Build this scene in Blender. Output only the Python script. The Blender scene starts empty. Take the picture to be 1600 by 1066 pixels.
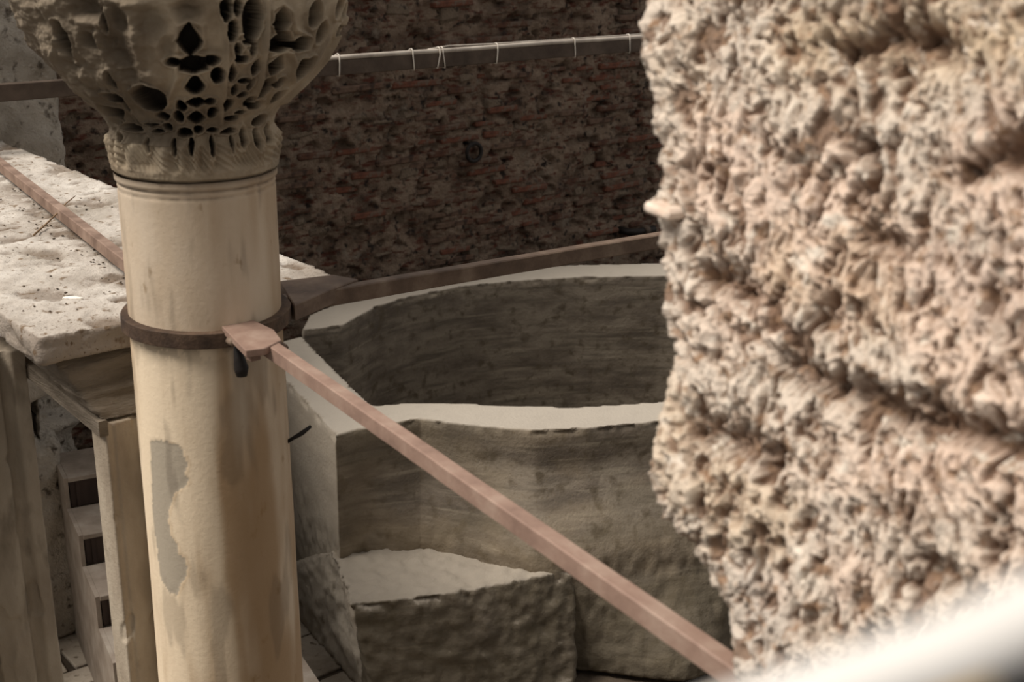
import bpy, bmesh, math, random
import numpy as np
from mathutils import Vector, Matrix

random.seed(7)
SC = bpy.context.scene
COL = SC.collection

# ------------------------------------------------------------------ camera
FPX = 2000.0
TH = math.radians(19.0)
RO = math.asin(72 / 5808)
_F = Vector((0, math.cos(TH), -math.sin(TH)))
_R0 = Vector((1, 0, 0)); _U0 = Vector((0, math.sin(TH), math.cos(TH)))
_R = _R0 * math.cos(RO) + _U0 * math.sin(RO)
_U = _U0 * math.cos(RO) - _R0 * math.sin(RO)
cam_d = bpy.data.cameras.new('camera'); cam = bpy.data.objects.new('camera', cam_d); COL.objects.link(cam)
cam.matrix_world = Matrix(((_R.x, _U.x, -_F.x, 0), (_R.y, _U.y, -_F.y, 0), (_R.z, _U.z, -_F.z, 0), (0, 0, 0, 1)))
cam_d.sensor_width = 36; cam_d.lens = FPX * 36 / 1600
cam_d.clip_start = 0.05; cam_d.clip_end = 200
cam_d.dof.use_dof = True; cam_d.dof.focus_distance = 5.4; cam_d.dof.aperture_fstop = 3.9
SC.camera = cam

# ------------------------------------------------------------------ world, sun, exposure
w = bpy.data.worlds.new('world'); SC.world = w; w.use_nodes = True
nt = w.node_tree; nt.nodes.clear()
wo = nt.nodes.new('ShaderNodeOutputWorld'); bg = nt.nodes.new('ShaderNodeBackground')
bg.inputs['Color'].default_value = (1.0, 0.965, 0.935, 1); bg.inputs['Strength'].default_value = 0.52
nt.links.new(bg.outputs[0], wo.inputs[0])
sd = bpy.data.lights.new('sun', 'SUN'); sun = bpy.data.objects.new('sun', sd); COL.objects.link(sun)
sd.energy = 4.3; sd.angle = math.radians(26); sd.color = (1.0, 0.94, 0.87)
_to = Vector((-0.80, -0.26, 1.22)).normalized()
sun.rotation_euler = _to.to_track_quat('Z', 'Y').to_euler()
sun.location = (-6, 3, 8)
SC.view_settings.view_transform = 'Standard'; SC.view_settings.look = 'None'
SC.view_settings.gamma = 1; SC.view_settings.use_curve_mapping = False
SC.view_settings.exposure = 0.08

# ------------------------------------------------------------------ pixel -> space
def ray(px, py): return _F + _R * ((px - 800) / FPX) - _U * ((py - 533) / FPX)
def at_depth(px, py, d): return ray(px, py) * d
def at_z(px, py, z):
    r = ray(px, py); return r * (z / r.z)
def at_dist(px, py, D):            # horizontal distance from the viewpoint
    r = ray(px, py); return r * (D / math.hypot(r.x, r.y))
def z_at(pt, py, px=None):         # height of the vertical line through pt seen at row py
    lo, hi = -8.0, 3.0
    for _ in range(50):
        m = (lo + hi) / 2; q = Vector((pt[0], pt[1], m))
        y = 533 - FPX * q.dot(_U) / q.dot(_F)
        if y > py: lo = m
        else: hi = m
    return (lo + hi) / 2
AW = math.radians(51.2)
WD = Vector((math.sin(AW), math.cos(AW), 0))        # along the brick wall, away to the right
SDIR = Vector((-math.cos(AW), math.sin(AW), 0))     # along the slab, away to the left
ZF = -4.5                                           # courtyard floor
ZU = Vector((0, 0, 1))

# ------------------------------------------------------------------ noise (numpy)
_rs = np.random.RandomState(3)
_PERM = _rs.permutation(256); _PERM = np.concatenate([_PERM, _PERM, _PERM])
_G = _rs.normal(size=(256, 3)); _G /= np.linalg.norm(_G, axis=1)[:, None]
def perlin(P):
    i = np.floor(P).astype(int); f = P - i; i &= 255
    u = f * f * f * (f * (f * 6 - 15) + 10)
    out = 0
    for dx in (0, 1):
        wx = u[:, 0] if dx else 1 - u[:, 0]
        for dy in (0, 1):
            wy = u[:, 1] if dy else 1 - u[:, 1]
            for dz in (0, 1):
                wz = u[:, 2] if dz else 1 - u[:, 2]
                h = _PERM[_PERM[_PERM[i[:, 0] + dx] + i[:, 1] + dy] + i[:, 2] + dz]
                g = _G[h]
                d = g[:, 0] * (f[:, 0] - dx) + g[:, 1] * (f[:, 1] - dy) + g[:, 2] * (f[:, 2] - dz)
                out = out + wx * wy * wz * d
    return out * 1.6
def fbm(P, scale, oct=4, off=0.0, gain=0.5):
    P = np.asarray(P, float) * np.asarray(scale, float) + off
    a, s = 1.0, 0.0
    for k in range(oct):
        s = s + a * perlin(P + 17.3 * k); P = P * 2.03; a *= gain
    return s
def sstep(a, b, x):
    t = np.clip((x - a) / (b - a), 0, 1); return t * t * (3 - 2 * t)

# ------------------------------------------------------------------ object helpers
def tag(o, label=None, cat=None, group=None, kind=None):
    if label: o['label'] = label
    if cat: o['category'] = cat
    if group: o['group'] = group
    if kind: o['kind'] = kind
    return o
def empty(name, loc, rz=0.0):
    o = bpy.data.objects.new(name, None); COL.objects.link(o)
    o.location = loc; o.rotation_euler.z = rz; o.empty_display_size = 0.1
    return o
def put(name, me, mat, parent=None, loc=None, smooth=False):
    o = bpy.data.objects.new(name, me); COL.objects.link(o)
    if mat is not None and not me.materials: me.materials.append(mat)
    if parent is not None:
        o.parent = parent
        if loc is None:                       # mesh given in world space
            o.matrix_parent_inverse = Matrix.Identity(4)
            T = Matrix.LocRotScale(parent.location, parent.rotation_euler, None)
            if parent.parent is not None: T = Matrix.LocRotScale(parent.parent.location, parent.parent.rotation_euler, None) @ T
            T = T.inverted()
            if not me.get('local'): me.transform(T)
    if loc is not None: o.location = loc
    if smooth: me.polygons.foreach_set('use_smooth', [True] * len(me.polygons))
    return o
def new_mesh(verts, faces, name='m'):
    me = bpy.data.meshes.new(name); me.from_pydata([tuple(v) for v in verts], [], [tuple(f) for f in faces])
    me.update(); return me
def np_mesh(V, F4, name='m'):
    me = bpy.data.meshes.new(name)
    V = np.asarray(V, float); F4 = np.asarray(F4, int); k = F4.shape[1]
    me.vertices.add(len(V)); me.vertices.foreach_set('co', V.ravel())
    me.loops.add(F4.size); me.loops.foreach_set('vertex_index', F4.ravel())
    me.polygons.add(len(F4)); me.polygons.foreach_set('loop_start', np.arange(0, F4.size, k))
    me.update(calc_edges=True); me.validate()
    return me
def grid_faces(n, m, wrap=False):
    """n rows x m columns, rows outer"""
    c = m if wrap else m - 1
    i, j = np.meshgrid(np.arange(n - 1), np.arange(c), indexing='ij')
    i = i.ravel(); j = j.ravel(); j2 = (j + 1) % m
    return np.stack([i * m + j, i * m + j2, (i + 1) * m + j2, (i + 1) * m + j], 1)
def set_attr(me, name, vals):
    a = me.attributes.new(name, 'FLOAT', 'POINT'); a.data.foreach_set('value', np.asarray(vals, float))
def set_col(me, name, C):
    a = me.attributes.new(name, 'FLOAT_COLOR', 'POINT')
    C = np.concatenate([np.asarray(C, float), np.ones((len(C), 1))], 1); a.data.foreach_set('color', C.ravel())
def coords(me):
    a = np.empty(len(me.vertices) * 3); me.vertices.foreach_get('co', a); return a.reshape(-1, 3)
def normals(me):
    a = np.empty(len(me.vertices) * 3); me.vertices.foreach_get('normal', a); return a.reshape(-1, 3)
def smooth(me): me.polygons.foreach_set('use_smooth', [True] * len(me.polygons)); me.update()
def prism(poly, z0, z1):
    n = len(poly)
    V = [(p[0], p[1], z0) for p in poly] + [(p[0], p[1], z1) for p in poly]
    bm = bmesh.new(); vs = [bm.verts.new(v) for v in V]
    bm.faces.new(vs[:n]); bm.faces.new(vs[n:])
    for i in range(n): bm.faces.new((vs[i], vs[(i + 1) % n], vs[n + (i + 1) % n], vs[n + i]))
    bmesh.ops.recalc_face_normals(bm, faces=bm.faces)
    me = bpy.data.meshes.new('m'); bm.to_mesh(me); bm.free(); return me
def hexa(b, t):
    """closed box from four bottom and four top points"""
    bm = bmesh.new(); vs = [bm.verts.new(v) for v in list(b) + list(t)]
    bm.faces.new(vs[:4]); bm.faces.new(vs[4:])
    for i in range(4): bm.faces.new((vs[i], vs[(i + 1) % 4], vs[4 + (i + 1) % 4], vs[4 + i]))
    bmesh.ops.recalc_face_normals(bm, faces=bm.faces)
    me = bpy.data.meshes.new('m'); bm.to_mesh(me); bm.free(); return me
def obox(o, ax, ay, az, lx, ly, lz):
    """box with corner o and axes; returns mesh"""
    o = Vector(o)
    b = [o, o + ax * lx, o + ax * lx + ay * ly, o + ay * ly]
    return hexa(b, [p + az * lz for p in b])
def join_meshes(ms):
    bm = bmesh.new()
    for m in ms: bm.from_mesh(m); bpy.data.meshes.remove(m)
    me = bpy.data.meshes.new('m'); bm.to_mesh(me); bm.free(); return me
def bevel(me, wd, seg=2):
    bm = bmesh.new(); bm.from_mesh(me)
    bmesh.ops.bevel(bm, geom=bm.edges[:], offset=wd, segments=seg, affect='EDGES', profile=0.6)
    bm.to_mesh(me); bm.free(); me.update(); return me
def remesh(me, voxel):
    o = bpy.data.objects.new('t', me); COL.objects.link(o)
    md = o.modifiers.new('r', 'REMESH'); md.mode = 'VOXEL'; md.voxel_size = voxel
    dg = bpy.context.evaluated_depsgraph_get(); dg.update()
    out = bpy.data.meshes.new_from_object(o.evaluated_get(dg), depsgraph=dg)
    bpy.data.objects.remove(o); bpy.data.meshes.remove(me)
    return out
def roughen(me, amp, scale, oct=4, off=0.0, extra=None):
    P = coords(me); N = normals(me)
    d = fbm(P, scale, oct, off) * amp
    if extra is not None: d = d + extra(P, N)
    me.vertices.foreach_set('co', (P + N * d[:, None]).ravel()); me.update()
    smooth(me); return me
def tube(pts, r, seg=12, cap=True):
    pts = [Vector(p) for p in pts]; n = len(pts)
    rr = r if isinstance(r, (list, tuple)) else [r] * n
    V = []; prev = None
    for i, p in enumerate(pts):
        t = (pts[min(i + 1, n - 1)] - pts[max(i - 1, 0)]).normalized()
        if prev is None:
            a = t.cross(ZU if abs(t.z) < .9 else Vector((1, 0, 0))).normalized()
        else: a = (prev - t * prev.dot(t)).normalized()
        prev = a; b = t.cross(a)
        for k in range(seg):
            an = 2 * math.pi * k / seg; V.append(p + (a * math.cos(an) + b * math.sin(an)) * rr[i])
    F = [tuple(f) for f in grid_faces(n, seg, True)]
    if cap: F += [tuple(range(seg))[::-1], tuple(range((n - 1) * seg, n * seg))]
    me = new_mesh(V, F); smooth(me); return me
def bar(p0, p1, wd, ht, bev=0.003, jit=0.0, n=24):
    """rectangular bar whose TOP centre line runs p0 -> p1"""
    p0 = Vector(p0); p1 = Vector(p1); d = (p1 - p0).normalized()
    s = d.cross(ZU).normalized(); u = s.cross(d)
    V = []
    c = [(-wd / 2 + bev, 0), (wd / 2 - bev, 0), (wd / 2, -bev), (wd / 2, -ht + bev), (wd / 2 - bev, -ht), (-wd / 2 + bev, -ht), (-wd / 2, -ht + bev), (-wd / 2, -bev)]
    for i in range(n + 1):
        p = p0.lerp(p1, i / n)
        p = p + s * random.uniform(-jit, jit) + u * random.uniform(-jit, jit)
        for a, b in c: V.append(p + s * a + u * b)
    F = [tuple(f) for f in grid_faces(n + 1, 8, True)] + [tuple(range(8)), tuple(range(n * 8, n * 8 + 8))]
    me = new_mesh(V, F)
    bm = bmesh.new(); bm.from_mesh(me); bmesh.ops.recalc_face_normals(bm, faces=bm.faces); bm.to_mesh(me); bm.free()
    return me
def inside(poly, X, Y):
    poly = np.asarray(poly); r = np.zeros(len(X), bool); n = len(poly)
    for i in range(n):
        x0, y0 = poly[i]; x1, y1 = poly[(i + 1) % n]
        c = ((y0 > Y) != (y1 > Y)); xx = x0 + (Y - y0) * (x1 - x0) / ((y1 - y0) if y1 != y0 else 1e-9)
        r ^= c & (X < xx)
    return r

# ------------------------------------------------------------------ materials
def srgb(r, g, b):
    f = lambda c: (c / 255 / 12.92) if c / 255 <= .04045 else ((c / 255 + .055) / 1.055) ** 2.4
    return (f(r), f(g), f(b), 1)
def material(name, cols, scale=6.0, stretch=(1, 1, 1), detail=8, rough=0.85, bump=0.3, bscale=40.0, bdist=0.01,
             attr=None, fine=None, distort=0.0, vcol=None, spec=0.25, metallic=0.0, lo=0.32, hi=0.68, rot=None, bstretch=None):
    """cols: list of srgb stops driven by fbm noise; attr: list of (attribute, colour, factor); fine: (scale, colour, lo, hi) speckle"""
    m = bpy.data.materials.new(name); m.use_nodes = True; t = m.node_tree; N = t.nodes; L = t.links
    b = N['Principled BSDF']; b.inputs['Roughness'].default_value = rough
    b.inputs['Specular IOR Level'].default_value = spec; b.inputs['Metallic'].default_value = metallic
    tc = N.new('ShaderNodeTexCoord'); mp = N.new('ShaderNodeMapping'); L.new(tc.outputs['Object'], mp.inputs[0])
    mp.inputs['Scale'].default_value = stretch
    if rot: mp.inputs['Rotation'].default_value = rot
    n = N.new('ShaderNodeTexNoise'); n.inputs['Scale'].default_value = scale; n.inputs['Detail'].default_value = detail
    n.inputs['Roughness'].default_value = 0.62; n.inputs['Distortion'].default_value = distort
    L.new(mp.outputs[0], n.inputs['Vector'])
    r = N.new('ShaderNodeValToRGB'); L.new(n.outputs['Fac'], r.inputs[0])
    e = r.color_ramp.elements
    while len(e) < len(cols): e.new(0.5)
    for i, c in enumerate(cols):
        e[i].position = lo + (hi - lo) * i / max(1, len(cols) - 1); e[i].color = srgb(*c)
    out = r.outputs[0]
    def mix(f, a, c, mode='MIX'):
        x = N.new('ShaderNodeMix'); x.data_type = 'RGBA'; x.blend_type = mode
        if isinstance(f, float): x.inputs[0].default_value = f
        else: L.new(f, x.inputs[0])
        L.new(a, x.inputs[6])
        if isinstance(c, tuple): x.inputs[7].default_value = c
        else: L.new(c, x.inputs[7])
        return x.outputs[2]
    if vcol:
        a = N.new('ShaderNodeAttribute'); a.attribute_name = vcol[0]; out = mix(float(vcol[1]), out, a.outputs['Color'])
    if fine:
        for fi in fine:
            fs, fc, flo, fhi = fi[:4]
            n2 = N.new('ShaderNodeTexNoise'); n2.inputs['Scale'].default_value = fs; n2.inputs['Detail'].default_value = 4
            if len(fi) > 4:
                m2 = N.new('ShaderNodeMapping'); m2.inputs['Scale'].default_value = fi[4]; L.new(tc.outputs['Object'], m2.inputs[0]); L.new(m2.outputs[0], n2.inputs['Vector'])
            else: L.new(tc.outputs['Object'], n2.inputs['Vector'])
            mr = N.new('ShaderNodeMapRange'); mr.inputs[1].default_value = flo; mr.inputs[2].default_value = fhi
            L.new(n2.outputs['Fac'], mr.inputs[0]); out = mix(mr.outputs[0], out, srgb(*fc))
    for (an, ac, af) in (attr or []):
        a = N.new('ShaderNodeAttribute'); a.attribute_name = an
        mu = N.new('ShaderNodeMath'); mu.operation = 'MULTIPLY'; mu.inputs[1].default_value = af; L.new(a.outputs['Fac'], mu.inputs[0])
        out = mix(mu.outputs[0], out, srgb(*ac))
    L.new(out, b.inputs['Base Color'])
    if bump:
        nb = N.new('ShaderNodeTexNoise'); nb.inputs['Scale'].default_value = bscale; nb.inputs['Detail'].default_value = 6
        nb.inputs['Roughness'].default_value = 0.65
        if bstretch:
            m3 = N.new('ShaderNodeMapping'); m3.inputs['Scale'].default_value = bstretch; L.new(tc.outputs['Object'], m3.inputs[0]); L.new(m3.outputs[0], nb.inputs['Vector'])
        else: L.new(tc.outputs['Object'], nb.inputs['Vector'])
        bp = N.new('ShaderNodeBump'); bp.inputs['Strength'].default_value = bump; bp.inputs['Distance'].default_value = bdist
        L.new(nb.outputs['Fac'], bp.inputs['Height']); L.new(bp.outputs[0], b.inputs['Normal'])
    return m

M = {}
M['mortar'] = material('old_mortar', [(68, 54, 44), (106, 88, 73), (134, 116, 99), (100, 80, 66)], 3.2, (1, 1, 1.6), bump=1.0, bscale=26, bdist=.05,
                       fine=[(9, (86, 48, 34), .52, .66, (1, 1, 3.2)), (15, (40, 31, 26), .56, .68), (7, (124, 112, 98), .60, .72)])
M['brick_a'] = material('red_brick', [(72, 44, 33), (104, 64, 48), (94, 66, 53)], 9, bump=.8, bscale=50, bdist=.02, fine=[(14, (98, 84, 72), .54, .66)])
M['brick_b'] = material('brown_brick', [(58, 38, 30), (86, 58, 44), (88, 66, 54)], 9, bump=.8, bscale=50, bdist=.02, fine=[(14, (98, 84, 72), .52, .64)])
M['brick_c'] = material('dusty_brick', [(80, 62, 50), (102, 82, 68), (92, 66, 52)], 9, bump=.8, bscale=50, bdist=.02, fine=[(12, (60, 46, 38), .54, .66)])
M['rubble'] = material('wall_rubble', [(76, 64, 52), (100, 86, 72), (114, 100, 85)], 7, bump=.7, bscale=36, bdist=.03, fine=[(20, (58, 48, 40), .56, .66)])
M['plaster'] = material('rough_plaster', [(158, 148, 133), (188, 178, 164), (206, 197, 183)], 5, bump=1.0, bscale=42, bdist=.05, fine=[(16, (92, 82, 70), .58, .7)])
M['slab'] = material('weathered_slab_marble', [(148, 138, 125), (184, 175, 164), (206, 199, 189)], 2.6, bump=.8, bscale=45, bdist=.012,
                     attr=[('dirt_shade', (96, 78, 60), .85)], fine=[(24, (120, 102, 82), .60, .70), (70, (104, 88, 70), .63, .70)])
M['marble'] = material('aged_shaft_marble', [(172, 150, 124), (194, 175, 151), (208, 193, 173)], 1.6, (1, 1, .35), bump=.25, bscale=60, bdist=.006,
                       attr=[('clean_lit', (232, 213, 184), .75), ('ochre', (138, 104, 62), .66), ('grey', (158, 148, 132), .9), ('dark_marks', (78, 66, 54), .85), ('rim', (160, 128, 86), .25)],
                       fine=[(22, (140, 116, 86), .66, .80, (1, 1, .5))], rough=.7)
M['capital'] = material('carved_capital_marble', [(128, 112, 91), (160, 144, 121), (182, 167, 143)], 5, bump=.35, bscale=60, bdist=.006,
                        attr=[('dirt_shade', (32, 25, 19), .97), ('darken', (78, 68, 57), .7)])
M['pier'] = material('pier_marble', [(130, 116, 99), (160, 147, 129), (180, 168, 150)], 3, (1, 1, .4), bump=.5, bscale=50, bdist=.008,
                     attr=[('darken', (92, 82, 68), .5)], fine=[(10, (118, 107, 92), .56, .74, (1, 1, .4))])
M['impost'] = material('impost_stone', [(84, 74, 62), (112, 101, 87), (134, 122, 107)], 3, (1, 1, 5), bump=.8, bscale=30, bdist=.02, bstretch=(1, 1, 5))
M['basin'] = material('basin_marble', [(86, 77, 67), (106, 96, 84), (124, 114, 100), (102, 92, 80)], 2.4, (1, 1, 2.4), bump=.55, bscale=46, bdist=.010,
                      attr=[('top', (172, 163, 150), .8), ('ochre', (148, 132, 107), .6), ('shade_tint', (84, 76, 60), .6), ('pale', (190, 179, 163), .85)],
                      fine=[(2.2, (82, 74, 64), .50, .74, (1, 1, 9)), (1.6, (134, 124, 108), .56, .74, (1, 1, 16)), (12, (84, 74, 60), .54, .70), (60, (100, 88, 72), .62, .72)], distort=.3)
M['iron'] = material('dark_rusty_iron', [(50, 39, 32), (74, 58, 46), (98, 78, 62)], 12, bump=.5, bscale=80, bdist=.006, rough=.75)
M['tie_red'] = material('oxide_painted_tie', [(120, 97, 85), (140, 115, 101), (158, 136, 121)], 8, bump=.3, bscale=90, bdist=.004, rough=.6)
M['tie_brown'] = material('brown_tie', [(80, 65, 54), (102, 84, 70), (126, 108, 92)], 8, bump=.3, bscale=90, bdist=.004, rough=.6)
M['tie_slab'] = material('rusty_tie', [(104, 84, 72), (130, 108, 94), (152, 130, 115)], 8, bump=.3, bscale=90, bdist=.004, rough=.65)
M['board'] = material('wall_board', [(60, 49, 40), (74, 62, 52), (88, 75, 64)], 6, bump=.3, bscale=60, rough=.7)
M['conduit'] = material('grey_conduit', [(140, 130, 120), (168, 158, 146), (188, 178, 166)], 6, bump=.1, rough=.4)
M['plastic'] = material('white_cable_tie', [(190, 182, 170), (205, 196, 184)], 6, bump=0, rough=.5)
M['stair'] = material('taupe_painted_wood', [(118, 106, 94), (134, 122, 110), (148, 138, 126)], 7, bump=.2, bscale=60, rough=.6)
M['dark_wood'] = material('dark_riser', [(46, 36, 32), (58, 46, 40), (66, 54, 48)], 7, (1, 1, .4), bump=.2, rough=.6)
M['paving'] = material('paving_stone', [(142, 130, 114), (170, 158, 142), (184, 172, 156)], 4, bump=.6, bscale=40, bdist=.01, fine=[(18, (108, 96, 80), .6, .7)])
M['earth'] = material('joint_earth', [(70, 60, 50), (96, 84, 70)], 9, bump=.8)
M['twig'] = material('dry_twig', [(110, 88, 66), (140, 116, 90)], 20, bump=.2)
M['leaf'] = material('orange_scrap', [(196, 96, 58), (214, 120, 80)], 20, bump=0)
M['chip'] = material('white_chip', [(226, 220, 208), (240, 234, 224)], 20, bump=.2)
M['dark_hook'] = material('black_iron', [(22, 18, 16), (36, 30, 26)], 20, bump=.3, rough=.6)
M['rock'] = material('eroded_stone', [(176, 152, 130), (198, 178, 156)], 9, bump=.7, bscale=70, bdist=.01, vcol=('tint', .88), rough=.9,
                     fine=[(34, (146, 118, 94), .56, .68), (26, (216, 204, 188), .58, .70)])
M['rock_pale'] = material('pale_brick_stump', [(196, 170, 150), (226, 212, 196)], 20, bump=.4)
M['steel'] = material('polished_steel', [(205, 201, 195), (216, 212, 206)], 3, bump=0, rough=.3, spec=.8)
M['shade_black'] = material('shade_sheet', [(20, 18, 17), (28, 25, 22)], 4, bump=0, rough=.5)
M['yellow'] = material('yellow_strip', [(150, 118, 40), (170, 134, 50)], 4, bump=0, rough=.6)

# ================================================================== SETTING
# ---- floor with paving stones
floor_me = obox((-9, -1, ZF - 0.12), Vector((1, 0, 0)), Vector((0, 1, 0)), ZU, 24, 17, 0.09)
fl = put('floor', floor_me, M['earth']); tag(fl, kind='structure')
_c = Vector((-4.2, 4.2, 0)); k = 0
rowv = -3.0
while rowv < 4.6:
    d = random.uniform(.42, .6); u = random.uniform(-.4, 0)
    while u < 4.4:
        l = random.uniform(.5, .95)
        g = .012
        o = _c + WD * (u + g) - SDIR * 0 + Vector((-SDIR.x, -SDIR.y, 0)) * (rowv + g)
        o.z = ZF - .032
        jx = [random.uniform(-.02, .02) for _ in range(8)]
        S = -SDIR
        b = [o + WD * jx[0] + S * jx[1], o + WD * (l - 2 * g + jx[2]) + S * jx[3], o + WD * (l - 2 * g + jx[4]) + S * (d - 2 * g + jx[5]), o + WD * jx[6] + S * (d - 2 * g + jx[7])]
        hh = .03 + random.uniform(-.004, .006)
        me = bevel(hexa(b, [p + ZU * hh for p in b]), .008, 1)
        ctr = o + WD * l / 2 + S * d / 2
        if -4.2 < ctr.x < 1.5: put('paving_stone', me, M['paving'], fl); k += 1
        u += l
    rowv += d

# ---- brick wall
WP0 = at_dist(90, 300, 9.15); WP0.z = 0
WN = -SDIR.copy()                         # towards the courtyard
def wall_pt(px, py, off=0.0):
    r = ray(px, py); o = WP0 + WN * off
    t = o.dot(WN) / r.dot(WN); p = r * t
    return (p - o).dot(WD), p.z, p
ULO, UHI, ZHI = -2.2, 13.0, .6
nu, nv = 700, 250
uu = np.linspace(ULO, UHI, nu); vv = np.linspace(ZF, ZHI, nv)
VVg, UUg = np.meshgrid(vv, uu, indexing='ij')
P2 = np.stack([UUg.ravel(), VVg.ravel(), np.zeros(UUg.size)], 1)
dd = fbm(P2, (2.2, 3.2, 1), 5, 4.0) * .035 + fbm(P2, (9, 14, 1), 3, 9.0) * .014
dd += -.05 * sstep(.28, .5, fbm(P2, (4.5, 8, 1), 3, 21.0))
WB = np.array(WP0); V = WB + np.outer(P2[:, 0], np.array(WD)) + np.outer(dd, np.array(WN)); V[:, 2] = P2[:, 1]
F = grid_faces(nv, nu)
# thickness behind
bk = np.array([WB + np.array(WD) * u_ + np.array(WN) * -.5 + np.array((0, 0, z_)) for u_, z_ in ((ULO, ZF), (UHI, ZF), (UHI, ZHI), (ULO, ZHI))])
wall_me = np_mesh(V, F); smooth(wall_me)
wall = put('wall_back', wall_me, M['mortar']); tag(wall, kind='structure')
bx_ = WP0 + WD * ULO - WN * .55; bx_.z = ZF
put('wall_core', obox(bx_, WD, WN, ZU, UHI - ULO, .42, ZHI - ZF), M['mortar'], wall)
def dsurf(u_, z_):
    i = int(np.clip((z_ - ZF) / (ZHI - ZF) * (nv - 1), 0, nv - 1)); j = int(np.clip((u_ - ULO) / (UHI - ULO) * (nu - 1), 0, nu - 1))
    return dd.reshape(nv, nu)[i, j]

def stone_mesh(l, h, d, seed, rnd=.35, jit=.06):
    """rounded irregular block centred on origin: x length, y depth, z height"""
    rs = random.Random(seed); bm = bmesh.new()
    bmesh.ops.create_cube(bm, size=1)
    for v in bm.verts:
        v.co = Vector((v.co.x * l * (1 + rs.uniform(-jit, jit)), v.co.y * d, v.co.z * h * (1 + rs.uniform(-3 * jit, 3 * jit))))
        v.co.x += rs.uniform(-.2, .2) * h; v.co.z += rs.uniform(-.08, .08) * h
    bmesh.ops.bevel(bm, geom=bm.edges[:], offset=min(h, d) * rnd, segments=1, affect='EDGES')
    me = bpy.data.meshes.new('stone'); bm.to_mesh(me); bm.free(); me['local'] = 1; return me
WROT = math.atan2(WD.y, WD.x)
def wall_piece(name, me, u_, z_, off, mat, tilt=0.0):
    o = bpy.data.objects.new(name, me); COL.objects.link(o); o.parent = wall
    p = WP0 + WD * u_ + WN * off; p.z = z_
    o.location = p; o.rotation_euler = (0, tilt, WROT)
    o.material_slots[0].link = 'OBJECT' if o.material_slots else 'DATA'
    return o
brick_lib = []
for s in range(14):
    l = random.choice([.20, .26, .32, .40, .48]); h = random.uniform(.036, .055)
    for mk in ('brick_a', 'brick_b', 'brick_c'):
        me = stone_mesh(l, h, .07, s * 7 + 1, .22, .05); me.materials.append(M[mk]); brick_lib.append((l, h, mk, me))
# rows of bricks in the part of the wall the photograph shows
nb = 0
u_lo = wall_pt(430, 200)[0]; u_hi = wall_pt(1045, 200)[0]
row = -3.15; rr = random.Random(11)
cands = []
while row < -.35:
    u_ = u_lo - .1 + rr.uniform(0, .3)
    band = .5 + .5 * math.sin(row * 6.0 + .6)
    while u_ < u_hi + .1:
        me4 = rr.choice(brick_lib); l = me4[0]
        n_ = float(fbm(np.array([[u_, row, 0]]), (1.1, 2.3, 1), 3, 2.0)[0])
        keep = .52 + n_ * 1.3 + (.12 if row < -1.6 else -.08)
        if rr.random() < keep: cands.append((u_ + l / 2, row + rr.uniform(-.008, .008), me4, rr.uniform(-.03, .03)))
        u_ += l + rr.uniform(.02, .12) + (.25 * rr.random() if rr.random() < .3 else 0)
    row += rr.uniform(.088, .115)
rr.shuffle(cands); cands = cands[:290]
for (u_, z_, me4, tl) in cands:
    off = dsurf(u_, z_) + rr.uniform(-.026, -.002)
    o = wall_piece('brick', me4[3], u_, z_, off, None, tl)
# grey field stones between the bricks
stone_px = [(560, 40), (700, 20), (775, 18), (960, 40), (985, 20), (905, 12), (620, 15), (640, 180), (595, 190), (700, 160), (770, 165), (815, 200), (745, 185), (850, 235), (870, 215), (900, 175),
            (920, 245), (960, 230), (560, 185), (490, 180), (470, 210), (450, 230), (690, 255), (640, 270), (905, 300), (860, 300), (820, 330), (760, 325), (700, 330), (650, 320), (470, 350), (500, 365),
            (790, 385), (740, 395), (690, 400), (600, 395), (930, 330), (970, 300), (1000, 270), (985, 330), (560, 350), (780, 280), (540, 150), (730, 120), (860, 130), (940, 130), (990, 120), (130, 180), (150, 215), (165, 240), (110, 190)]
for i, (px, py) in enumerate(stone_px):
    u_, z_, _p = wall_pt(px, py)
    me = stone_mesh(rr.uniform(.14, .30), rr.uniform(.09, .15), .10, 300 + i, .48, .16); me.materials.append(M['rubble'])
    wall_piece('rubble_stone', me, u_, z_, dsurf(u_, z_) - rr.uniform(.028, .042), None, rr.uniform(-.15, .15))

# ---- unseen gallery facade, added to block skylight and darken the fronts
fb_ = [((-8, .75, ZF), 5.4, 6.2), ((-2.6, .75, ZF), 3.3, 3.2), ((.70, 1.40, ZF), 5.5, 6.2)]
put('wall_front_blocker', join_meshes([obox(o_, Vector((1, 0, 0)), Vector((0, 1, 0)), ZU, lx, .22, hz) for o_, lx, hz in fb_]), M['plaster']).__setitem__('kind', 'structure')

# ---- plastered pilaster standing in front of the wall on the left
pe = at_dist(92, 140, 7.75); pe.z = 0
pil = [pe, pe - WD * 2.6, pe - WD * 2.6 - WN * 1.1, pe - WN * 1.1]
me = remesh(prism([(p.x, p.y) for p in pil], ZF, -.25), .035)
_r = ray(140, 650); cav = _r * (pe.dot(WN) / _r.dot(WN))
def pil_extra(P, N):
    q = (P - np.array(cav)) / np.array((.34, .34, .42)); r = np.sqrt((q ** 2).sum(1)) + fbm(P, 4, 3, 12.) * .5
    return fbm(P, 14, 3, 2.0) * .014 - .30 * (1 - sstep(.55, 1.1, r))
roughen(me, .03, 3.5, 4, 5.0, extra=pil_extra)
pl = put('wall_left', me, M['plaster']); tag(pl, kind='structure')

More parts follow.
